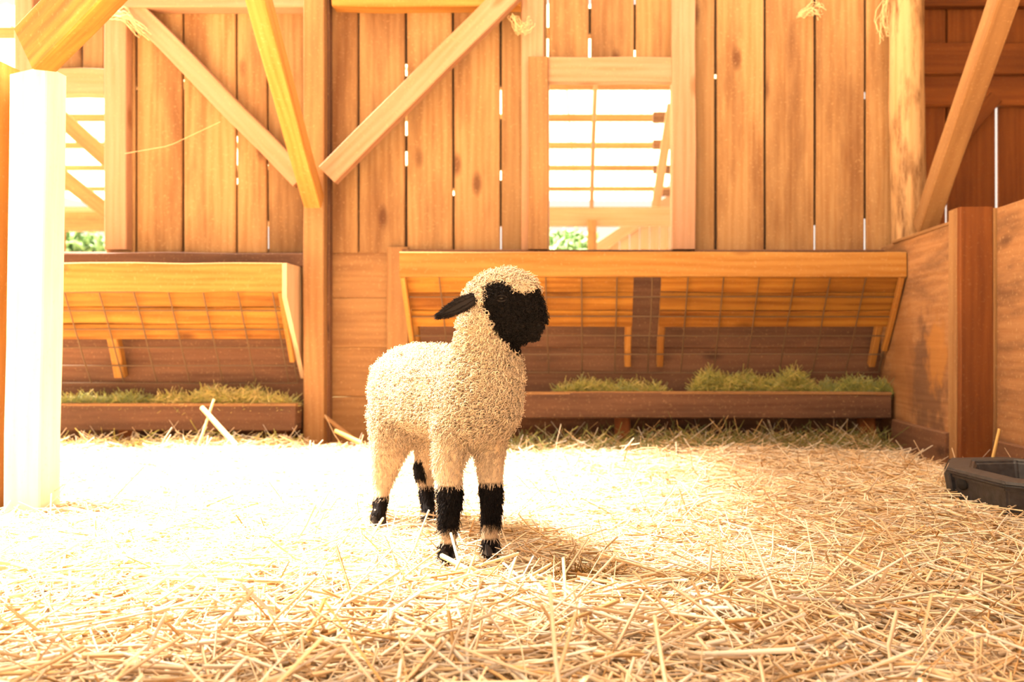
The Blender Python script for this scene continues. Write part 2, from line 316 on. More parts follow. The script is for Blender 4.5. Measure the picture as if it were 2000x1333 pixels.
tr = nt.nodes.new('ShaderNodeBsdfTranslucent'); tr.inputs[0].default_value = (0.50, 0.45, 0.36, 1); mxs = nt.nodes.new('ShaderNodeMixShader'); mxs.inputs[0].default_value = 0.40
nt.links.new(b.outputs[0], mxs.inputs[1]); nt.links.new(tr.outputs[0], mxs.inputs[2]); nt.links.new(mxs.outputs[0], nt.nodes['Material Output'].inputs['Surface'])
M_SKY2 = M_SKY.copy(); M_SKY2.name = 'right_floor_fill_sheet'; M_SKY2.node_tree.nodes['Mix Shader'].inputs[0].default_value = 0.50  # passes more light, added to brighten the right side of the floor
for k in range(5):
    sheet('roof_sheet', lambda y: 0.155, 1.47, 1.0+k*0.81, 1.0+k*0.81+0.82, TOP+0.055, M_SKY2, cl, 40)
    sheet('roof_sheet', lambda y: float(np.interp(y, [0.3, 1.65, 1.9, 2.0, 2.12, 3.3, 5.0], [-4.3, -3.5, -2.6, -1.9, -1.42, -1.36, -1.2])), 0.16, 1.0+k*0.81, 1.0+k*0.81+0.82, TOP+0.04, M_SKY, cl, 40)  # left edge cut to shape the sun patch on lamb and floor

# ------------------------------------------------------------------ posts and braces
pc = empty('post', (-1.25, 4.235, 0), 'square timber post between the two hay feeders with three braces meeting on it', 'post')
timber('shaft', (-1.2495, 4.236, -0.05), (-1.2495, 4.236, TOP), 0.093, 0.108, M_POST, pc, rings=7, jit=0.002)
timber('side_strip', (-1.198, 4.262, -0.05), (-1.198, 4.262, TOP), 0.012, 0.05, M_BROWN, pc, rings=4)
b1 = timber('brace', P(590, 352, 4.245), P(264, 19, 4.245), 0.092, 0.06, M_PALE, rings=6, jit=0.002)
tag(b1, 'pale diagonal brace flat against the planks, rising to the left from the post', 'brace')
b2 = timber('brace', P(642, 344, 4.148), P(1013, -30, 4.148), 0.10, 0.06, M_PALE, rings=6, jit=0.002)
tag(b2, 'pale diagonal brace rising to the right from the post toward the window', 'brace')
b3 = timber('brace', (-1.235, 4.15, 1.075), (-1.235, 3.33, 1.84), 0.075, 0.085, M_FEED, face=(0, -0.7, -0.7), rings=5, jit=0.002)
tag(b3, 'golden yellow brace jutting from the post up toward the viewer', 'brace')
# peeled log
def log(name, a, b, r, mat, seed):
    rnd = np.random.default_rng(seed); k, s = 26, 20
    t = np.linspace(0, 1, k); a, b = np.array(a), np.array(b)
    th = np.arange(s)*2*math.pi/s; vs = []
    for i in range(k):
        c = a+(b-a)*t[i]+np.array([0.006*math.sin(7*t[i]), 0.005*math.cos(5*t[i]), 0])
        rr = r*(1.04-0.08*t[i])*(1+0.03*np.sin(3*th+6*t[i])+0.02*rnd.normal(size=s))
        for j in range(s): vs.append((c[0]+rr[j]*math.cos(th[j]), c[1]+rr[j]*math.sin(th[j]), c[2]))
    fs = [(i*s+j, i*s+(j+1) % s, (i+1)*s+(j+1) % s, (i+1)*s+j) for i in range(k-1) for j in range(s)]
    fs += [tuple(range(s-1, -1, -1)), tuple(range((k-1)*s, k*s))]
    me = bpy.data.meshes.new(name); me.from_pydata(vs, [], fs); me.update()
    for p in me.polygons: p.use_smooth = len(p.vertices) == 4
    return link(name, me, mat)
lg = log('log_post', (1.455, 4.185, -0.05), (1.445, 4.185, TOP), 0.078, M_LOG, 3)
tag(lg, 'round peeled log post with dark bark patches behind the partition', 'post')
b4 = timber('brace', (1.475, 4.055, 0.945), (1.475, 3.12, 1.80), 0.082, 0.085, M_POST, face=(0, -0.7, -0.7), rings=5)
tag(b4, 'orange brace rising from the partition top beside the round log', 'brace')
# near post on the open left side
pl = empty('post', (-1.53, 2.52, 0), 'sunlit white-bright timber post standing in the straw at the open side', 'post')
timber('shaft', P(41, 985, 2.5)+Vector((0, 0.05, -0.06)), P(56, 137, 2.5)+Vector((0, 0.05, 0)), 0.10, 0.10, M_SUNLIT, pl, rings=6, skew=(0, -0.25))
timber('side_board', P(-4, 985, 2.56)+Vector((0, 0, -0.06)), P(6, 128, 2.56), 0.032, 0.10, M_FEED, pl, rings=4)
b5 = timber('brace', P(70, 98, 2.46), P(70, 98, 2.46)+(P(215, -55, 2.30)-P(70, 98, 2.46))*1.7, 0.125, 0.07, M_SLOPE, face=(-0.1, -1, 0.0), rings=4)
tag(b5, 'broad golden brace rising from the top of the sunlit post', 'brace')

# ------------------------------------------------------------------ hay feeders
def feeder(name, label, x0, x1, yf, zt, zr, zm, boards, wires_px, ty, tz1, tz0, tx0, tx1, struts, endr, endl):
    r = empty(name, ((x0+x1)/2, WY, 0), label, 'feeder')
    hplank('top_rail', x0, x1, zr, zt, yf, 0.036, M_FEED, r, rings=7)
    A = Vector((0, yf+0.03, zr+0.005)); B = Vector((0, WY-0.02, zm)); D = B-A
    nrm = Vector((0, -D.z, D.y)).normalized()
    if nrm.y > 0: nrm = -nrm
    n_out = Vector((0, nrm.y, nrm.z))
    # sloping boards behind the wire
    for (bx0, bx1) in boards:
        ts = [0.0, 0.18, 0.36, 0.53]
        for k in range(3):
            c = A + D*((ts[k]+ts[k+1])/2) - n_out*0.022
            timber('board', (bx0, c.y, c.z), (bx1, c.y, c.z), (ts[k+1]-ts[k])*D.length-0.003, 0.02, M_SLOPE, r, face=n_out, rings=5)
    for (sx, sw) in struts:
        c0 = A + D*0.46 - n_out*0.05; c1 = A + D*0.95 - n_out*0.02
        timber('strut', (sx, c0.y, c0.z), (sx, c1.y, c1.z), sw, 0.04, M_FEED, r, face=n_out)
    # welded wire
    segs = []
    xs = np.arange(x0+0.012, x1, 0.1524)
    for x in list(xs)+[x1-0.008]: segs.append(((x, A.y, A.z), (x, B.y, B.z)))
    for t in np.linspace(0, 1, 6): q = A+D*t; segs.append(((x0+0.01, q.y, q.z), (x1-0.01, q.y, q.z)))
    pts = np.array([[np.array(a)+(np.array(b)-np.array(a))*t for t in (0, 0.35, 0.7, 1)] for a, b in segs])
    pts[:, 1:3] += RNG.normal(0, 0.0015, (len(segs), 2, 3)); pts += np.array(n_out)*0.004
    w = tubes('wire_grid', pts - np.array(r.location), np.full(pts.shape[:2], 0.0031), 5, None, M_WIRE, r, ref=np.tile([0.3, 0.5, 0.8], (len(segs), 1))); w['kind'] = 'stuff'
    for xx, sgn, on in ((x0, 1, endl), (x1, -1, endr)):
        q0 = A+n_out*0.0; 
        timber('end_strip', (xx+sgn*0.012, A.y-0.01, A.z), (xx+sgn*0.012, A.y-0.01+D.y*0.75, A.z+D.z*0.75), 0.022, 0.03, M_FEED, r, face=n_out)
        if on:   # triangular end board
            th = 0.02; xa = xx-sgn*0.0; xb = xx-sgn*th
            prof = [(yf, zt), (yf, zr-0.02), (WY-0.01, zm+0.02), (WY-0.01, zt)]
            vs = [(xa, y, z) for y, z in prof]+[(xb, y, z) for y, z in prof]
            fs = [(0, 1, 2, 3), (7, 6, 5, 4)]+[(i, i+4, (i+1) % 4+4, (i+1) % 4) for i in range(4)]
            me = bpy.data.meshes.new('end_board'); me.from_pydata([tuple(Vector(v)-r.location) for v in vs], [], fs); me.update()
            bm = bmesh.new(); bm.from_mesh(me); bmesh.ops.recalc_face_normals(bm, faces=bm.faces); bm.to_mesh(me); bm.free()
            link('end_board', me, M_END_LIT, r)
    # trough
    hplank('trough_front', tx0, tx1, tz0, tz1, ty, 0.03, M_BROWN, r, rings=6)
    hplank('worn_edge', tx0-0.002, tx1+0.002, tz1-0.010, tz1+0.004, ty-0.002, 0.034, M_POST, r, rings=6)
    timber('trough_floor', (tx0, (ty+WY)/2, tz0+0.02), (tx1, (ty+WY)/2, tz0+0.02), WY-ty-0.04, 0.02, M_BROWN, r, face=(0, 0, 1))
    for xx in (tx0+0.012, tx1-0.012): yplank('trough_end', xx-0.011, xx+0.011, ty+0.031, WY-0.005, tz0+0.005, tz1-0.004, M_BROWN, r)
    for xx in (tx0+0.08, (tx0+tx1)/2-0.12, tx1-0.09):
        if tz0 > 0.03: vplank('leg', xx-0.035, xx+0.035, -0.05, tz0+0.004, ty+0.04, 0.06, M_RED, r)
    return r
feeder('hay_feeder', 'long timber hay feeder under the right window, wire front and green hay in its trough', XX(780, 3.92), 1.352, 3.92, ZZ(492, 3.92), ZZ(541, 3.92), ZZ(727, 4.27),
       [(XX(782, 3.95)+0.02, XX(1237, 4.0)), (XX(1291, 4.0), 1.335)], None, 4.07, ZZ(767, 4.07), ZZ(818, 4.07), -0.79, 1.335, [(XX(1228, 4.12), 0.03), (XX(1294, 4.12), 0.03), (XX(806, 4.1), 0.03), (1.31, 0.03)], False, False)
feeder('hay_feeder', 'timber hay feeder beyond the sunlit post with a solid end board against the square post', -2.62, XX(589, WY)-0.001, 4.02, ZZ(514, 4.02), ZZ(571, 4.02), ZZ(748, 4.27),
       [(-2.6, XX(560, 4.05))], None, 4.10, ZZ(790, 4.10), ZZ(842, 4.10), -2.62, -1.305, [(XX(207, 4.14), 0.05)], True, False)

# ------------------------------------------------------------------ black pan
def pan():
    r = empty('feed_pan', (1.205, 2.42, -0.01), 'black rubber octagonal feed pan lying in the straw by the partition', 'pan')
    ap = 0.29; k = 8
    def ring(a, z): 
        R = a/math.cos(math.pi/8); return [(0.85*R*math.cos(math.pi/8+i*math.pi/4), 1.35*R*math.sin(math.pi/8+i*math.pi/4), z) for i in range(k)]
    prof = [(0.222, 0.010), (0.236, 0.088), (0.248, 0.090), (0.252, 0.098), (0.248, 0.106), (0.182, 0.110), (0.174, 0.104), (0.160, 0.04)]
    vs = sum([ring(a, z) for a, z in prof], []); fs = []
    for i in range(len(prof)-1):
        for j in range(k): fs.append((i*k+j, i*k+(j+1) % k, (i+1)*k+(j+1) % k, (i+1)*k+j))
    fs += [tuple(range(k-1, -1, -1)), tuple(range((len(prof)-1)*k, len(prof)*k))]
    me = bpy.data.meshes.new('body'); me.from_pydata(vs, [], fs); me.update()
    bm = bmesh.new(); bm.from_mesh(me)
    ed = [e for e in bm.edges if len(e.link_faces) == 2 and e.calc_face_angle() > 0.5]
    bmesh.ops.bevel(bm, geom=ed, offset=0.006, segments=2, affect='EDGES'); bm.to_mesh(me); bm.free()
    link('body', me, M_RUBBER, r)
    # hand slot on the side facing the lamb: dark ellipsoid painted as its shade
    bm = bmesh.new(); bmesh.ops.create_uvsphere(bm, u_segments=16, v_segments=10, radius=1)
    for v in bm.verts: v.co = Vector((v.co.x*0.010, v.co.y*0.026, v.co.z*0.017))
    me = bpy.data.meshes.new('hand_slot'); bm.to_mesh(me); bm.free()
    link('hand_slot', me, M_DARK, r).location = (-0.1985, 0.070, 0.070)
    rb = timber('side_rib', Vector((1.205-0.190, 2.42+0.125, 0.0)), Vector((1.205-0.204, 2.42+0.125, 0.085)), 0.03, 0.02, M_RUBBER, r, face=(-1, 0, 0))
    r.rotation_euler.z = math.radians(8)
pan()

# ------------------------------------------------------------------ outside: the neighbouring lean-to, seen through the windows
M_SHEET, nt, b = new_mat('translucent_roof_sheet')
b.inputs['Base Color'].default_value = (0.8, 0.78, 0.68, 1); b.inputs['Roughness'].default_value = 0.6
tr = nt.nodes.new('ShaderNodeBsdfTranslucent'); tr.inputs[0].default_value = (0.82, 0.78, 0.62, 1); mxs = nt.nodes.new('ShaderNodeMixShader'); mxs.inputs[0].default_value = 0.6
nt.links.new(b.outputs[0], mxs.inputs[1]); nt.links.new(tr.outputs[0], mxs.inputs[2]); nt.links.new(mxs.outputs[0], nt.nodes['Material Output'].inputs['Surface'])
sh = empty('lean_to', (0, 8.5, 0), 'open lean-to with white corrugated see-through roof sheets, outside both windows', 'shed')
HR = 1.9
def yr(py): return F*HR/(CY-py)
ZR = CZ+HR
for k in range(7):                                     # corrugated sheets, side by side along x
    x0 = -6.9+k*1.12; n = 36; ys = [5.3, 12.4]
    vs = []
    for y in ys:
        for i in range(n+1):
            u = i/n; vs.append((x0+u*1.14, y-8.5, ZR+0.055+0.012*math.sin(u*math.pi*2*14)+0.006*(k % 2)))
    fs = [(i, i+1, n+2+i, n+1+i) for i in range(n)]
    me = bpy.data.meshes.new('roof_sheet'); me.from_pydata(vs, [], fs); me.update()
    if XX(1, 7) > 5: pass
    o = link('roof_sheet', me, M_SHEET, sh)
    so = o.modifiers.new('thick', 'SOLIDIFY'); so.thickness = 0.002
for py in (168, 231, 285, 329, 370):
    y = yr(py); hplank('purlin', -7, 1.2, ZR-0.015, ZR+0.035, y, 0.07, M_POST, sh, rings=3)
hplank('purlin', -7, 1.2, ZR-0.015, ZR+0.035, 5.6, 0.07, M_POST, sh, rings=3)
# rafters running down to the left window side
timber('rafter', P(96, 210, 6.2), P(230, 330, 6.2), 0.10, 0.05, M_POST, sh); timber('rafter', P(80, 312, 6.6), P(230, 430, 6.6), 0.10, 0.05, M_POST, sh)
hplank('beam', -7, 1.6, ZZ(441, 10.2), ZZ(404, 10.2), 10.2, 0.12, M_PALE, sh, rings=6)
hplank('beam', -7, -3.0, ZZ(450, 8.0), ZZ(414, 8.0), 8.0, 0.12, M_POST, sh, rings=4)
for px, Y in ((1156, 10.1), (108, 8.1), (1420, 10.1)): vplank('post', XX(px-9, Y), XX(px+9, Y), -0.09, ZZ(430, Y), Y, 0.1, M_POST, sh, rings=3)
timber('hanger', P(1163, 165, 6.4), P(1155, 408, 6.6), 0.030, 0.035, M_PALE, sh)
timber('brace', P(1311, 205, 6.9), P(1281, 404, 6.9), 0.065, 0.06, M_PALE, sh)
for py in (206, 262, 314, 362): hplank('purlin_end', XX(1276, yr(py)), XX(1345, yr(py)), ZR-0.12, ZR-0.05, yr(py), 0.1, M_BROWN, sh, rings=2)
# far outbuilding gable with pale sloping trim
ob = empty('outbuilding', (2.2, 13.0, 0), 'far timber outbuilding with a pale sloping roof edge, seen low in the right window', 'building')
for k in range(18):
    x = XX(1172, 13)+k*0.14; zt = min(ZZ(486, 13)+(x-XX(1168, 13))*0.66, 3.4)
    vplank('siding_board', x, x+0.135, -0.09, zt, 13.0, 0.03, M_PALE, ob, rings=2)
timber('roof_edge', P(1155, 494, 12.95), P(1330, 379, 12.95), 0.16, 0.06, M_PALE, ob)
def tree(x, y, h, r, label, seed, cat='tree'):
    rg = np.random.default_rng(seed)
    t = empty('tree', (x, y, -0.09), label, cat)
    tr = tubes('trunk', np.array([[[0, 0, 0], [0.05, 0, h*0.3], [0.0, 0.05, h*0.6], [0.1, 0, h*0.9]]]), np.array([[0.16, 0.13, 0.09, 0.03]]), 8, None, M_BROWN, t)
    n = 2600; d = rg.normal(size=(n, 3)); d /= np.linalg.norm(d, axis=1, keepdims=True)
    c = d*(r*rg.uniform(0.35, 1, (n, 1))**0.6)*np.array([1, 1, 0.9])+np.array([0, 0, h*0.66])
    dr = rg.normal(size=(n, 3)); dr /= np.linalg.norm(dr, axis=1, keepdims=True)
    L = rg.uniform(0.06, 0.14, (n, 1)); pts = np.stack([c-dr*L, c, c+dr*L], 1)
    rad = np.tile([0.004, 0.05, 0.004], (n, 1)); g = rg.uniform(0.6, 1.3, (n, 1))
    lf = tubes('foliage', pts, rad, 3, np.array([[0.30, 0.46, 0.20]])*g, M_LEAF, t); lf['kind'] = 'stuff'
tree(-0.4, 16.5, 2.5, 1.05, 'green tree beyond the lean-to, in the right window', 1)
tree(-9.3, 16.5, 2.6, 1.05, 'green tree beyond the lean-to, in the opening beside the sunlit post', 2)

# ------------------------------------------------------------------ straw and hay
STRAW = np.array([[0.88, 0.70, 0.47], [0.84, 0.62, 0.37], [0.92, 0.80, 0.64], [0.70, 0.43, 0.18], [0.80, 0.58, 0.32], [0.46, 0.26, 0.09]])
def straw(name, n, x0f, x1f, y0, y1, lmin, lmax, rmin, rmax, tilt, pal=STRAW, pw=(0.30, 0.24, 0.26, 0.08, 0.09, 0.03), zbase=None, zspread=0.03, mat=None, up=0.05, k=3, lift=0.0, bendy=0.14, parent=None, off=(0, 0, 0), yaw=None):
    y = y0+(y1-y0)*RNG.random(n); x = x0f(y)+(x1f(y)-x0f(y))*RNG.random(n)
    ok = np.hypot((x-1.205)/0.225, (y-2.42)/0.335) > 1; x, y = x[ok], y[ok]; n = len(x)
    L = lmin+(lmax-lmin)*RNG.random(n)**2.0; r = rmin+(rmax-rmin)*RNG.random(n)**1.6
    a = RNG.random(n)*2*math.pi if yaw is None else RNG.normal(yaw[0], yaw[1], n)
    e = RNG.normal(0, tilt, n); big = RNG.random(n) < up; e[big] = RNG.uniform(0.2, 1.0, big.sum())
    d = np.stack([np.cos(a)*np.cos(e), np.sin(a)*np.cos(e), np.sin(e)], 1)
    zb = gh(x, y) if zbase is None else zbase(x, y)
    z = zb+lift+zspread*RNG.random(n)**1.5 + np.abs(d[:, 2])*L*0.35
    c = np.stack([x, y, z], 1)
    t = np.linspace(-0.5, 0.5, k)
    pts = c[:, None, :]+d[:, None, :]*(L[:, None]*t[None, :])[:, :, None]
    bend = RNG.normal(0, bendy, (n, 3))*L[:, None]; bend[:, 2] *= 0.5
    pts += bend[:, None, :]*(0.25-t[None, :]**2)[:, :, None]
    rad = np.repeat(r[:, None], k, 1)*np.linspace(1.0, 0.75, k)[None, :]
    col = pal[RNG.choice(len(pal), n, p=np.array(pw)/sum(pw))]*RNG.uniform(0.85, 1.12, (n, 1))
    return tubes(name, pts-np.array(off), rad, 3, np.clip(col, 0, 0.95), mat or M_STRAW, parent)
lo = lambda y: -0.72*y-0.45; hi = lambda y: np.where(y > 3.25, 1.29, np.minimum(0.55*y+0.4, 1.42))
bed = empty('straw_bedding', (0, 2.5, 0), 'deep loose golden straw bedding spread over the pen floor', 'straw', kind='stuff')
OFF = (0, 2.5, 0)
for args in ((23000, 0.85, 1.8, 0.03, 0.24, 0.0010, 0.0044, 0.13), (32000, 1.8, 2.8, 0.03, 0.17, 0.0009, 0.0028, 0.13), (34000, 2.8, 4.0, 0.03, 0.15, 0.0010, 0.0025, 0.14)):
    n, y0, y1, l0, l1, r0, r1, ti = args
    straw('straw_layer', n, lo, hi, y0, y1, l0, l1, r0, r1, ti, up=0.035, zspread=0.028, parent=bed, off=OFF)['kind'] = 'stuff'
straw('straw_layer', 5000, lambda y: -3.3+0*y, lambda y: 1.29+0*y, 0.0, 4.0, 0.04, 0.2, 0.001, 0.003, 0.15, parent=bed, off=OFF)['kind'] = 'stuff'
HAY = np.array([[0.52, 0.48, 0.12], [0.66, 0.56, 0.17], [0.34, 0.36, 0.10], [0.78, 0.62, 0.25], [0.40, 0.43, 0.19]])
def mound(x0, x1, h, yc, zb, seed):
    rg = np.random.default_rng(seed); p = rg.uniform(0, 6, 4)
    def f(x, y):
        u = (x-x0)/(x1-x0); env = np.clip(np.minimum(u, 1-u)*7, 0, 1)**0.5
        return zb+h*env*(0.72+0.28*np.sin(9*x+p[0])*np.sin(23*x+p[1]))*RNG.random(len(x))**0.5
    return f
def hay(name, label, px0, px1, Y, dY, n, h, zb, seed, pw=(0.3, 0.25, 0.2, 0.1, 0.15)):
    xa, xb = XX(px0, Y), XX(px1, Y)
    o = straw(name, int(n*1.6), lambda y: xa+0*y, lambda y: xb+0*y, Y-dY, Y+dY, 0.03, 0.10, 0.0008, 0.0018, 0.5, HAY, pw, mound(xa, xb, h, Y, zb, seed), 0.012, M_HAY, 0.25, bendy=0.4)
    return tag(o, label, 'hay', kind='stuff')
hay('hay', 'small flat heap of green hay in the trough just right of the lamb', 1085, 1300, 4.16, 0.05, 2600, 0.055, 0.185, 5)
hay('hay', 'long tall heap of green hay in the trough below the right end of the wire', 1350, 1590, 4.16, 0.055, 3800, 0.11, 0.185, 6)
hay('hay', 'low bluish green hay at the far right end of the trough', 1590, 1745, 4.16, 0.05, 2200, 0.065, 0.185, 7, (0.2, 0.1, 0.35, 0.02, 0.33))
hay('hay', 'yellow and green hay heaped in the trough beside the square post', 300, 578, 4.18, 0.06, 3600, 0.095, 0.12, 8, (0.15, 0.25, 0.1, 0.45, 0.05))
hay('hay', 'flat grey-green hay in the trough nearest the sunlit post', 120, 300, 4.18, 0.05, 2400, 0.05, 0.13, 9, (0.25, 0.05, 0.3, 0.05, 0.35))
o = straw('hay', 5200, lambda y: -0.35+0*y, lambda y: 1.28+0*y, 3.82, 4.14, 0.05, 0.20, 0.0007, 0.002, 0.35, np.vstack([HAY*0.5, STRAW[:4]*0.75]), (0.16, 0.1, 0.2, 0.06, 0.1, 0.08, 0.08, 0.04, 0.18), zspread=0.04, up=0.10, mat=M_HAY)  # palette darkened: the trough's shade is put into the hay colour
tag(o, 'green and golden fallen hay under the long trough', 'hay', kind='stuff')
o = straw('hay', 1800, lambda y: -2.4+0*y, lambda y: -1.25+0*y, 3.98, 4.1, 0.04, 0.15, 0.0007, 0.002, 0.3, np.vstack([HAY[:2], STRAW[:3]]), (0.2, 0.2, 0.2, 0.2, 0.2), zspread=0.04, up=0.12, mat=M_HAY)
tag(o, 'green tinged hay on the floor under the trough beside the square post', 'hay', kind='stuff')
o = straw('straw_tuft', 700, lambda y: XX(1085, 1.8)+0*y, lambda y: XX(1205, 1.8)+0*y, 1.74, 1.83, 0.03, 0.09, 0.0007, 0.0018, 0.6, np.array([[0.42, 0.22, 0.06], [0.30, 0.15, 0.045], [0.60, 0.38, 0.12], [0.72, 0.5, 0.2]]), (0.35, 0.3, 0.2, 0.15), zspread=0.025, up=0.4)  # brown straw, made darker to stand for shade in a hollow
tag(o, 'small brown tuft of straw, darkened like a shaded hollow, on the bedding just right of the front hooves', 'straw', kind='stuff')
def stalk(name, label, a, b, r, c, cat='straw', bend=0.0):
    a, b = np.array(a), np.array(b); t = np.linspace(0, 1, 5)
    pts = (a+(b-a)*t[:, None]); pts[:, 2] += bend*np.sin(t*math.pi)
    o = tubes(name, pts[None], np.full((1, 5), r)*np.linspace(1, 0.8, 5), 6, np.array([c]), M_STRAW)
    return tag(o, label, cat)
S1 = (0.82, 0.66, 0.38)
stalk('straw_stalk', 'thick pale stalk leaning against the trough beside the sunlit post', P(462, 872, 3.86), P(394, 796, 3.92), 0.013, S1)
stalk('straw_stalk', 'thin pale straw crossing behind the thick leaning stalk', P(388, 872, 3.90), P(418, 780, 3.93), 0.006, S1)
stalk('straw_stalk', 'tall golden straw standing up behind the black pan', P(1934, 918, 2.75), P(1952, 838, 2.75), 0.0055, (0.72, 0.45, 0.15))
stalk('wood_stick', 'brown stick leaning at the foot of the square post', P(690, 858, 4.05), P(632, 812, 4.2), 0.011, (0.42, 0.22, 0.09), 'stick')
stalk('wood_stick', 'short golden stick lying crossed at the foot of the square post', P(705, 866, 3.95), P(655, 842, 4.0), 0.012, (0.70, 0.48, 0.18), 'stick')
stalk('straw_stalk', 'bent pale straw in front of the nearest front hoof of the lamb', P(862, 1086, 1.80), P(925, 1118, 1.73), 0.005, S1)
stalk('straw_stalk', 'golden straw sticking up across the hind hoof of the lamb', P(712, 1072, 2.0), P(748, 1013, 2.14), 0.0035, S1)
stalk('straw_stalk', 'long golden straw blade slanting up in the open foreground', P(585, 1280, 1.32), P(635, 1170, 1.40), 0.004, (0.72, 0.50, 0.16))

# ------------------------------------------------------------------ cobwebs
def web(label, pts, r=0.0016, fuzz=0):
    base = np.array([list(p) for p in pts]); k = 12
    tt = np.linspace(0, len(base)-1, k); q = np.stack([np.interp(tt, np.arange(len(base)), base[:, i]) for i in range(3)], 1)
    n = 1+fuzz; allp = np.repeat(q[None], n, 0); allp[1:] += np.cumsum(RNG.normal(0, 0.006, (n-1, k, 3))*np.array([1, 0.3, 1]), 1)
    o = tubes('cobweb', allp, np.full((n, k), r), 3, None, M_WEB)
    return tag(o, label, 'cobweb')
web('single dusty cobweb thread sagging across the planks beside the left jamb', [P(244, 300, 4.2), P(330, 285, 4.22), P(430, 238, 4.2)], 0.0012)
web('dusty cobweb clump where the right-leaning brace meets the top rail', [P(1000, 30, 4.18), P(1018, 60, 4.2), P(1035, 45, 4.2)], 0.0013, 16)
web('dusty cobweb clump at the top of the planks near the round log', [P(1560, 30, 4.25), P(1585, 14, 4.25), P(1600, 28, 4.25)], 0.0015, 12)
web('ragged cobweb strands hanging beside the round log', [P(1736, -10, 4.2), P(1724, 40, 4.22), P(1732, 72, 4.2)], 0.0015, 12)
web('tangled cobweb at the top of the left jamb', [P(205, 30, 4.2), P(240, 24, 4.18), P(275, 60, 4.2)], 0.0014, 16)

# ------------------------------------------------------------------ the lamb
FH = [P(874, 1093, 1.86), P(958, 1086, 1.90)]; RH = [P(738, 1027, 2.21), P(836, 1019, 2.26)]
HY = 1.83
def H(px, py, dy=0.0): return P(px, py, HY)+Vector((0, dy, 0))
chains = []   # lists of (point, radius)
chains.append([(P(803, 762, 2.22), 0.098), (P(835, 760, 2.12), 0.094), (P(880, 765, 2.0), 0.088), (P(925, 775, 1.91), 0.082), (P(940, 785, 1.87), 0.078)])
chains.append([(P(925, 796, 1.89), 0.066), (P(935, 785, 1.87), 0.080), (P(945, 735, 1.865), 0.074), (P(951, 695, 1.855), 0.063), (P(948, 655, 1.845), 0.055), (P(955, 615, 1.835), 0.050)])
chains.append([(P(785, 782, 2.19), 0.070), (P(830, 770, 2.1), 0.070), (P(900, 785, 1.93), 0.068)])
# head
for a in ([(H(950, 592), 0.043), (H(985, 588), 0.044)], [(H(960, 568), 0.032), (H(992, 561), 0.033), (H(1020, 572), 0.032)], [(H(985, 612), 0.044), (H(1005, 630), 0.038)],
          [(H(1015, 590), 0.036), (H(1030, 606), 0.032), (H(1040, 624), 0.0255), (H(1044, 634), 0.021)], [(H(988, 636), 0.034), (H(1022, 636), 0.027), (H(1044, 647), 0.0155)], [(H(1040, 630), 0.018), (H(1056, 634), 0.0095)], [(H(1036, 655), 0.014), (H(1050, 659), 0.0075)],
          [(H(985, 648), 0.026), (H(1012, 646), 0.023)]): chains.append(a)
# front legs
for i, hf in enumerate(FH):
    up = P(892 if i == 0 else 952, 825, 1.88 if i == 0 else 1.915)
    kx = 880 if i == 0 else 959
    chains.append([(up, 0.043), (P(kx-2+(-3 if i == 0 else 0), 905, hf.y+0.005), 0.0295), (P(kx, 965, hf.y), 0.0245), (P(kx-1, 1005, hf.y), 0.0205), (P(kx-4, 1050, hf.y), 0.0165), (hf+Vector((0, 0, 0.022)), 0.0195)])
# hind legs: stifle forward, hock back, upright shank
for i, hf in enumerate(RH):
    Y = hf.y
    if i == 0: c = [(P(783, 805, 2.19), 0.074), (P(763, 862, 2.19), 0.046), (P(752, 915, 2.235), 0.032), (P(746, 950, 2.235), 0.022), (P(744, 985, 2.22), 0.017), (hf+Vector((0, 0, 0.022)), 0.018)]
    else: c = [(P(850, 805, 2.20), 0.066), (P(842, 862, 2.22), 0.040), (P(829, 918, 2.29), 0.027), (P(832, 950, 2.285), 0.020), (P(835, 985, 2.27), 0.016), (hf+Vector((0, 0, 0.022)), 0.017)]
    chains.append(c)
# short tail at the rump
bk = Vector((-0.494, 0.87, 0))
chains.append([(P(800, 730, 2.26), 0.035), (P(800, 740, 2.26)+bk*0.075, 0.018), (P(800, 800, 2.26)+bk*0.10, 0.014), (P(800, 870, 2.26)+bk*0.095, 0.009)])
bm = bmesh.new()
for ch in chains:
    for (p0, r0), (p1, r1) in zip(ch[:-1], ch[1:]):
        n = max(2, int((p1-p0).length/(0.35*min(r0, r1)))+1)
        for i in range(n+1):
            t = i/n; r = r0+(r1-r0)*t
            bmesh.ops.create_icosphere(bm, subdivisions=2, radius=r, matrix=Matrix.Translation(p0.lerp(p1, t)))
me = bpy.data.meshes.new('raw'); bm.to_mesh(me); bm.free()
raw = bpy.data.objects.new('raw', me); COL.objects.link(raw)
rm = raw.modifiers.new('r', 'REMESH'); rm.mode = 'VOXEL'; rm.voxel_size = 0.0055
sm = raw.modifiers.new('s', 'SMOOTH'); sm.iterations = 7; sm.factor = 0.5
bpy.context.view_layer.update()
dg = bpy.context.evaluated_depsgraph_get()
bme = bpy.data.meshes.new_from_object(raw.evaluated_get(dg)); bpy.data.objects.remove(raw)
bme.name = 'body'
nv = len(bme.vertices); VC = np.empty(nv*3, np.float32); bme.vertices.foreach_get('co', VC); VC = VC.reshape(-1, 3).astype(float)
def hu(p): return CX+p[:, 0]*F/HY, CY-(p[:, 2]-CZ)*F/HY
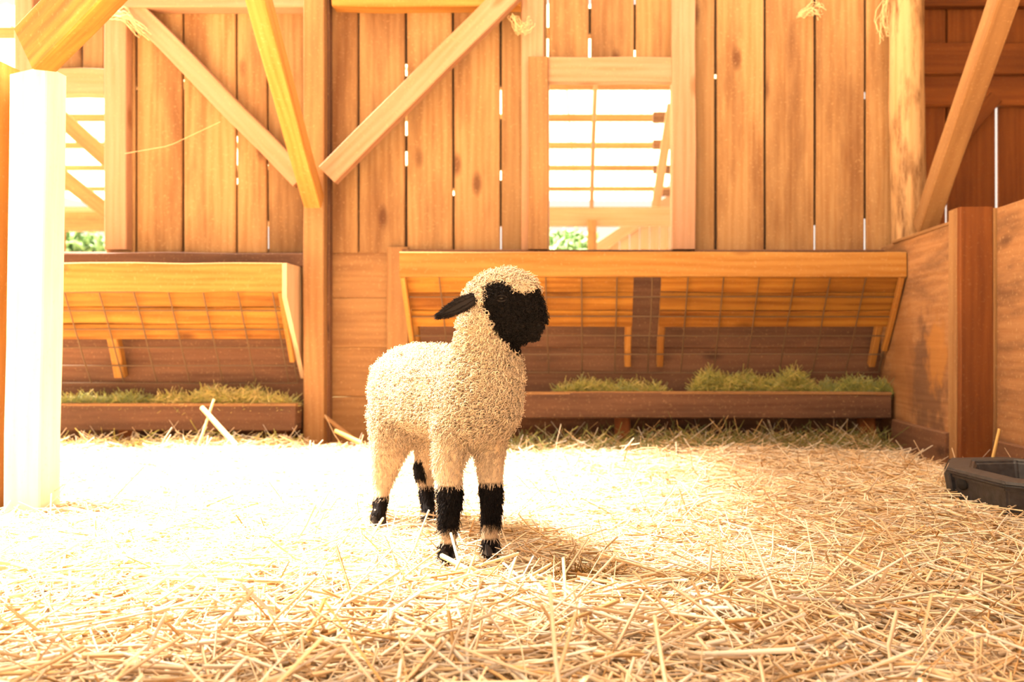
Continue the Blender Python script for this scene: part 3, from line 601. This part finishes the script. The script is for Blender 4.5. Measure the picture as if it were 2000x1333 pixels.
def is_black(p, jit=0.0):
    u, v = hu(p); j = RNG.normal(0, 1, len(p))*jit
    bu = np.interp(v, [555, 600, 625, 655, 690], [950, 948, 957, 974, 1004])
    top = np.interp(u, [945, 960, 985, 1005, 1020, 1032, 1045, 1060], [570, 557, 553, 566, 574, 574, 568, 563])
    head = (u+j > bu) & (v+j > top) & (v < 690) & (p[:, 1] < 1.95)
    z = p[:, 2]+j*0.0006
    fr = p[:, 1] < 2.03
    knee = fr & (z < 0.148) & (z > 0.062); hoofs = fr & (z < 0.034)
    re = (~fr) & (z < 0.066)
    re2 = (~fr) & (p[:, 0] > -0.44) & ((z < 0.082) | ((z > 0.100) & (z < 0.155) & (p[:, 0] < -0.402)))
    return head | knee | hoofs | re | re2
blk = is_black(VC)
ca = bme.color_attributes.new('Col', 'FLOAT_COLOR', 'POINT')
c4 = np.ones((nv, 4), np.float32); c4[:, :3] = np.where(blk[:, None], [[0.007, 0.005, 0.0045]], [[0.52, 0.38, 0.24]]); ca.data.foreach_set('color', c4.reshape(-1))  # skin under the fleece darkened to act as shadow between locks
for p in bme.polygons: p.use_smooth = True
lamb = empty('lamb', P(850, 1060, 2.02)*1.0, 'cream curly lamb with black face and black knees standing in the straw, looking aside', 'lamb')
lamb.location.z = 0
LO = np.array(lamb.location)
VC2 = (VC-LO).astype(np.float32); bme.vertices.foreach_set('co', VC2.reshape(-1)); bme.update()
body = link('body', bme, strand_mat('lamb_skin', 0.9, 0.0, 0.1), lamb)
# sample roots for the locks
bme.calc_loop_triangles(); nt_ = len(bme.loop_triangles)
TV = np.empty(nt_*3, np.int32); bme.loop_triangles.foreach_get('vertices', TV); TV = TV.reshape(-1, 3)
VN = np.empty(nv*3, np.float32); bme.vertices.foreach_get('normal', VN); VN = VN.reshape(-1, 3).astype(float)
tri = VC[TV]; area = np.linalg.norm(np.cross(tri[:, 1]-tri[:, 0], tri[:, 2]-tri[:, 0]), axis=1)/2
def roots(n, wgt=None):
    w = area if wgt is None else area*wgt
    f = RNG.choice(len(area), n, p=w/w.sum()); b = RNG.dirichlet((1, 1, 1), n)
    p = (tri[f]*b[:, :, None]).sum(1); nn = (VN[TV[f]]*b[:, :, None]).sum(1); nn /= np.linalg.norm(nn, axis=1, keepdims=True)+1e-9
    return p, nn
def locks(name, p, nn, L, amp, turns, r, col, down, mat, k=11, label=None, side=3):
    n = len(p)
    # neighbouring locks hang alike: smooth direction field plus a little scatter
    fld = np.stack([np.sin(31*p[:, 0]+17*p[:, 2]), np.sin(27*p[:, 1]-21*p[:, 2]+1), np.sin(25*p[:, 0]-33*p[:, 1]+2)], 1)
    d = nn*(1-down)[:, None] + np.array([0, 0, -1.0])*down[:, None] + 0.22*fld + RNG.normal(0, 0.16, (n, 3))
    inw = (d*nn).sum(1); d += nn*np.clip(0.12-inw, 0, None)[:, None]
    d /= np.linalg.norm(d, axis=1, keepdims=True)
    a = np.cross(d, RNG.normal(size=(n, 3))); a /= np.linalg.norm(a, axis=1, keepdims=True); b = np.cross(d, a)
    t = np.linspace(0, 1, k)[None, :]
    ph = 2*math.pi*turns[:, None]*t+RNG.random((n, 1))*6.28
    A = amp[:, None]*np.clip(t*3, 0, 1)
    pts = p[:, None, :]-nn[:, None, :]*0.002+d[:, None, :]*(L[:, None]*t)[:, :, None]+a[:, None, :]*(A*np.cos(ph))[:, :, None]+b[:, None, :]*(A*np.sin(ph))[:, :, None]
    pts += np.array([0, 0, -1.0])*(0.25*(L*down)[:, None]*t**2)[:, :, None]
    rad = r[:, None]*(1.0-0.55*t**2)
    o = tubes(name, pts-LO, rad, side, col, mat, lamb, ref=d, smooth=True); o['kind'] = 'stuff'
    if label: o['label'] = label
    return o
# cream fleece
p, nn = roots(36000); bl = is_black(p, 3.0)
p, nn = p[~bl], nn[~bl]; n = len(p); u, v = hu(p)
head = (v < 640) & (p[:, 1] < 1.95); leg = p[:, 2] < 0.19; fz = np.clip((p[:, 2]-0.17)/0.10, 0, 1)
L = np.where(head, RNG.uniform(0.010, 0.018, n), RNG.uniform(0.009, 0.015, n)+fz*RNG.uniform(0.003, 0.011, n))
amp = 0.0010+fz*RNG.uniform(0.0014, 0.0034, n); turns = 0.7+fz*RNG.uniform(0.7, 1.7, n)
down = np.clip(np.where(head, 0.15, 0.75-0.2*fz) - 0.35*np.clip(nn[:, 2], 0, 1), 0.05, 0.8)
colr = np.array([0.76, 0.60, 0.43])*RNG.uniform(0.85, 1.12, (n, 1))
locks('fleece', p, nn, L, amp, turns, 0.0007+fz*RNG.uniform(0.0002, 0.0007, n), np.clip(colr, 0, 0.93), down, M_WOOL, k=13, label='curly cream fleece')
# black wool of face and legs
hw = ((VC[TV[:, 0], 2] < 0.17) | (VC[TV[:, 0], 2] > 0.40)).astype(float)
p, nn = roots(24000, hw); bl = is_black(p, 2.2); p, nn = p[bl], nn[bl]; n = len(p); leg = p[:, 2] < 0.2
u, v = hu(p)
eye_c = np.array(H(983, 584)); eye_ok = np.hypot(u-984, v-585) > 8.5
mouth = (u > 1052) & (v > 625)
keep = eye_ok & (~mouth | (RNG.random(n) < 0.4)); p, nn, leg, u, v = p[keep], nn[keep], leg[keep], u[keep], v[keep]; n = len(p)
L = np.where(leg, RNG.uniform(0.010, 0.021, n), RNG.uniform(0.009, 0.015, n)); L = np.where((~leg) & (v > 635) & (u > 1030), L*0.5, L)
down = np.where(leg, 0.8, 0.25)
colb = np.array([0.008, 0.006, 0.0055])*RNG.uniform(0.6, 1.6, (n, 1))
locks('black_wool', p, nn, L, np.where(leg, 0.0014, 0.0023), np.where(leg, 0.8, 1.7), np.where(leg, 0.0007, 0.0010), colb, down, M_BLACK, k=8, label='black wool of face and legs')
# ears
def ear(a, b, w, face):
    a, b = Vector(a), Vector(b); d = b-a; z = d.normalized(); f = Vector(face); y = (f-z*f.dot(z)).normalized(); x = y.cross(z)
    vs, fs = [], []; k, s = 12, 10
    for i in range(k):
        t = i/(k-1); hw_ = w*(math.sin(math.pi*min(1, 0.16+t*0.84))**0.8)*(1.1-0.35*t)+0.0012; th = 0.0065*(1-0.6*t)+0.001
        c = a+d*t+y*(0.010*math.sin(t*math.pi))+Vector((0, 0, -0.004*math.sin(t*math.pi)))
        for j in range(s):
            q = 2*math.pi*j/s; xx = hw_*math.cos(q); cup = 0.35*abs(xx)**2/max(w, 1e-4)
            vs.append(tuple(c+x*xx+y*(th*math.sin(q)+cup)-lamb.location))
    for i in range(k-1):
        for j in range(s): fs.append((i*s+j, i*s+(j+1) % s, (i+1)*s+(j+1) % s, (i+1)*s+j))
    fs += [tuple(range(s-1, -1, -1)), tuple(range((k-1)*s, k*s))]
    me = bpy.data.meshes.new('ear'); me.from_pydata(vs, [], fs); me.update()
    for q in me.polygons: q.use_smooth = True
    o = link('ear', me, M_EAR, lamb); o['label'] = 'black drooping ear'
    # short velvet on the ear
    n = 1600; t = RNG.random(n); sgn = RNG.choice([-1, 1], n)
    vv = np.array(vs).reshape(k, s, 3)+LO; ii = np.clip((t*(k-1)).astype(int), 0, k-2); jj = RNG.integers(0, s, n); ft = (t*(k-1)-ii)[:, None]
    base = vv[ii, jj]*(1-ft)+vv[ii+1, jj]*ft; ctr = vv[ii].mean(1)*(1-ft)+vv[ii+1].mean(1)*ft
    nn_ = base-ctr; nn_ /= np.linalg.norm(nn_, axis=1, keepdims=True)+1e-9
    dirn = nn_*0.5+np.array(z)*0.9+RNG.normal(0, 0.2, (n, 3)); dirn /= np.linalg.norm(dirn, axis=1, keepdims=True)
    LL = RNG.uniform(0.004, 0.008, n); tt = np.linspace(0, 1, 4)
    pts = base[:, None, :]+dirn[:, None, :]*(LL[:, None]*tt)[:, :, None]
    fz = tubes('ear_hair', pts-LO, np.full((n, 4), 0.0006)*np.linspace(1, 0.4, 4), 3, np.array([[0.014, 0.010, 0.009]])*RNG.uniform(0.5, 1.6, (n, 1)), M_BLACK, o)
    fz['kind'] = 'stuff'
M_EAR = plain('ear_skin', (0.012, 0.008, 0.007), 0.9, var=0.3)
ear(H(934, 584, -0.040), H(863, 621, -0.060), 0.0125, (0.15, -1, 0.25))
ear(H(936, 586, 0.042), H(890, 618, 0.085), 0.0145, (0.15, 1, 0.25))
# eyes, nostrils, hooves
M_EYE = plain('eye_gloss', (0.006, 0.004, 0.003), 0.3, spec=0.15); M_LID = plain('eyelid', (0.009, 0.005, 0.0045), 0.8); M_HOOF = plain('hoof_horn', (0.020, 0.015, 0.012), 0.5, bump=0.3)
def ball(name, c, s, mat, par, rot=None):
    bm = bmesh.new(); bmesh.ops.create_uvsphere(bm, u_segments=18, v_segments=12, radius=1)
    for v in bm.verts: v.co = Vector((v.co.x*s[0], v.co.y*s[1], v.co.z*s[2]))
    me = bpy.data.meshes.new(name); bm.to_mesh(me); bm.free()
    for q in me.polygons: q.use_smooth = True
    return link(name, me, mat, par, c)
from mathutils.bvhtree import BVHTree
bvh = BVHTree.FromPolygons([tuple(v) for v in VC], [tuple(t) for t in TV])
for sgn in (-1, 1):
    h = bvh.ray_cast(H(983, 585, sgn*0.3), Vector((0, -sgn, 0)))[0] or H(983, 585, sgn*0.045)
    e = ball('eye', h+Vector((0, sgn*-0.0055, 0)), (0.0078, 0.0085, 0.0065), M_EYE, lamb)
    for q, dz in (('eyelid', 0.0055), ('eyelid', -0.006)):
        th = np.linspace(-1.25, 1.25, 9); pts = np.stack([0.0115*np.sin(th), sgn*(0.003+0.004*np.cos(th)), dz*np.cos(th)], 1)[None]
        tubes(q, pts, np.full((1, 9), 0.0017), 6, None, M_LID, e, ref=np.array([[0, 1.0, 0.1]]), smooth=True)
    hn = bvh.ray_cast(H(1052, 636, sgn*0.3), Vector((0, -sgn, 0)))[0] or H(1052, 636, sgn*0.015)
    ball('nostril', hn, (0.004, 0.002, 0.0028), M_DARK, lamb)
for hf, fw in zip(FH+RH, (1, 1, 1, 1)):
    hz = empty('hoof', Vector((hf.x, hf.y, 0)), None); hz.parent = lamb; hz.location = Vector((hf.x, hf.y, 0.0))-lamb.location
    for s in (-1, 1):
        bm = bmesh.new()
        fdir = Vector((0.494, -0.87, 0)); sd = Vector((0.87, 0.494, 0))
        prof = [(-0.012, 0.008, 0.0), (0.022, 0.007, 0.0), (0.012, 0.0065, 0.024), (-0.010, 0.0075, 0.026)]
        vs = []
        for side in (-1, 1):
            for (fx, hw_, z) in prof: vs.append(bm.verts.new(fdir*fx+sd*(s*0.009+side*hw_)+Vector((0, 0, z))))
        for q in ((0, 1, 2, 3), (7, 6, 5, 4), (0, 4, 5, 1), (1, 5, 6, 2), (2, 6, 7, 3), (3, 7, 4, 0)): bm.faces.new([vs[i] for i in q])
        bmesh.ops.recalc_face_normals(bm, faces=bm.faces); bmesh.ops.bevel(bm, geom=bm.edges[:], offset=0.002, segments=2, affect='EDGES')
        me = bpy.data.meshes.new('toe'); bm.to_mesh(me); bm.free()
        link('toe', me, M_HOOF, hz)
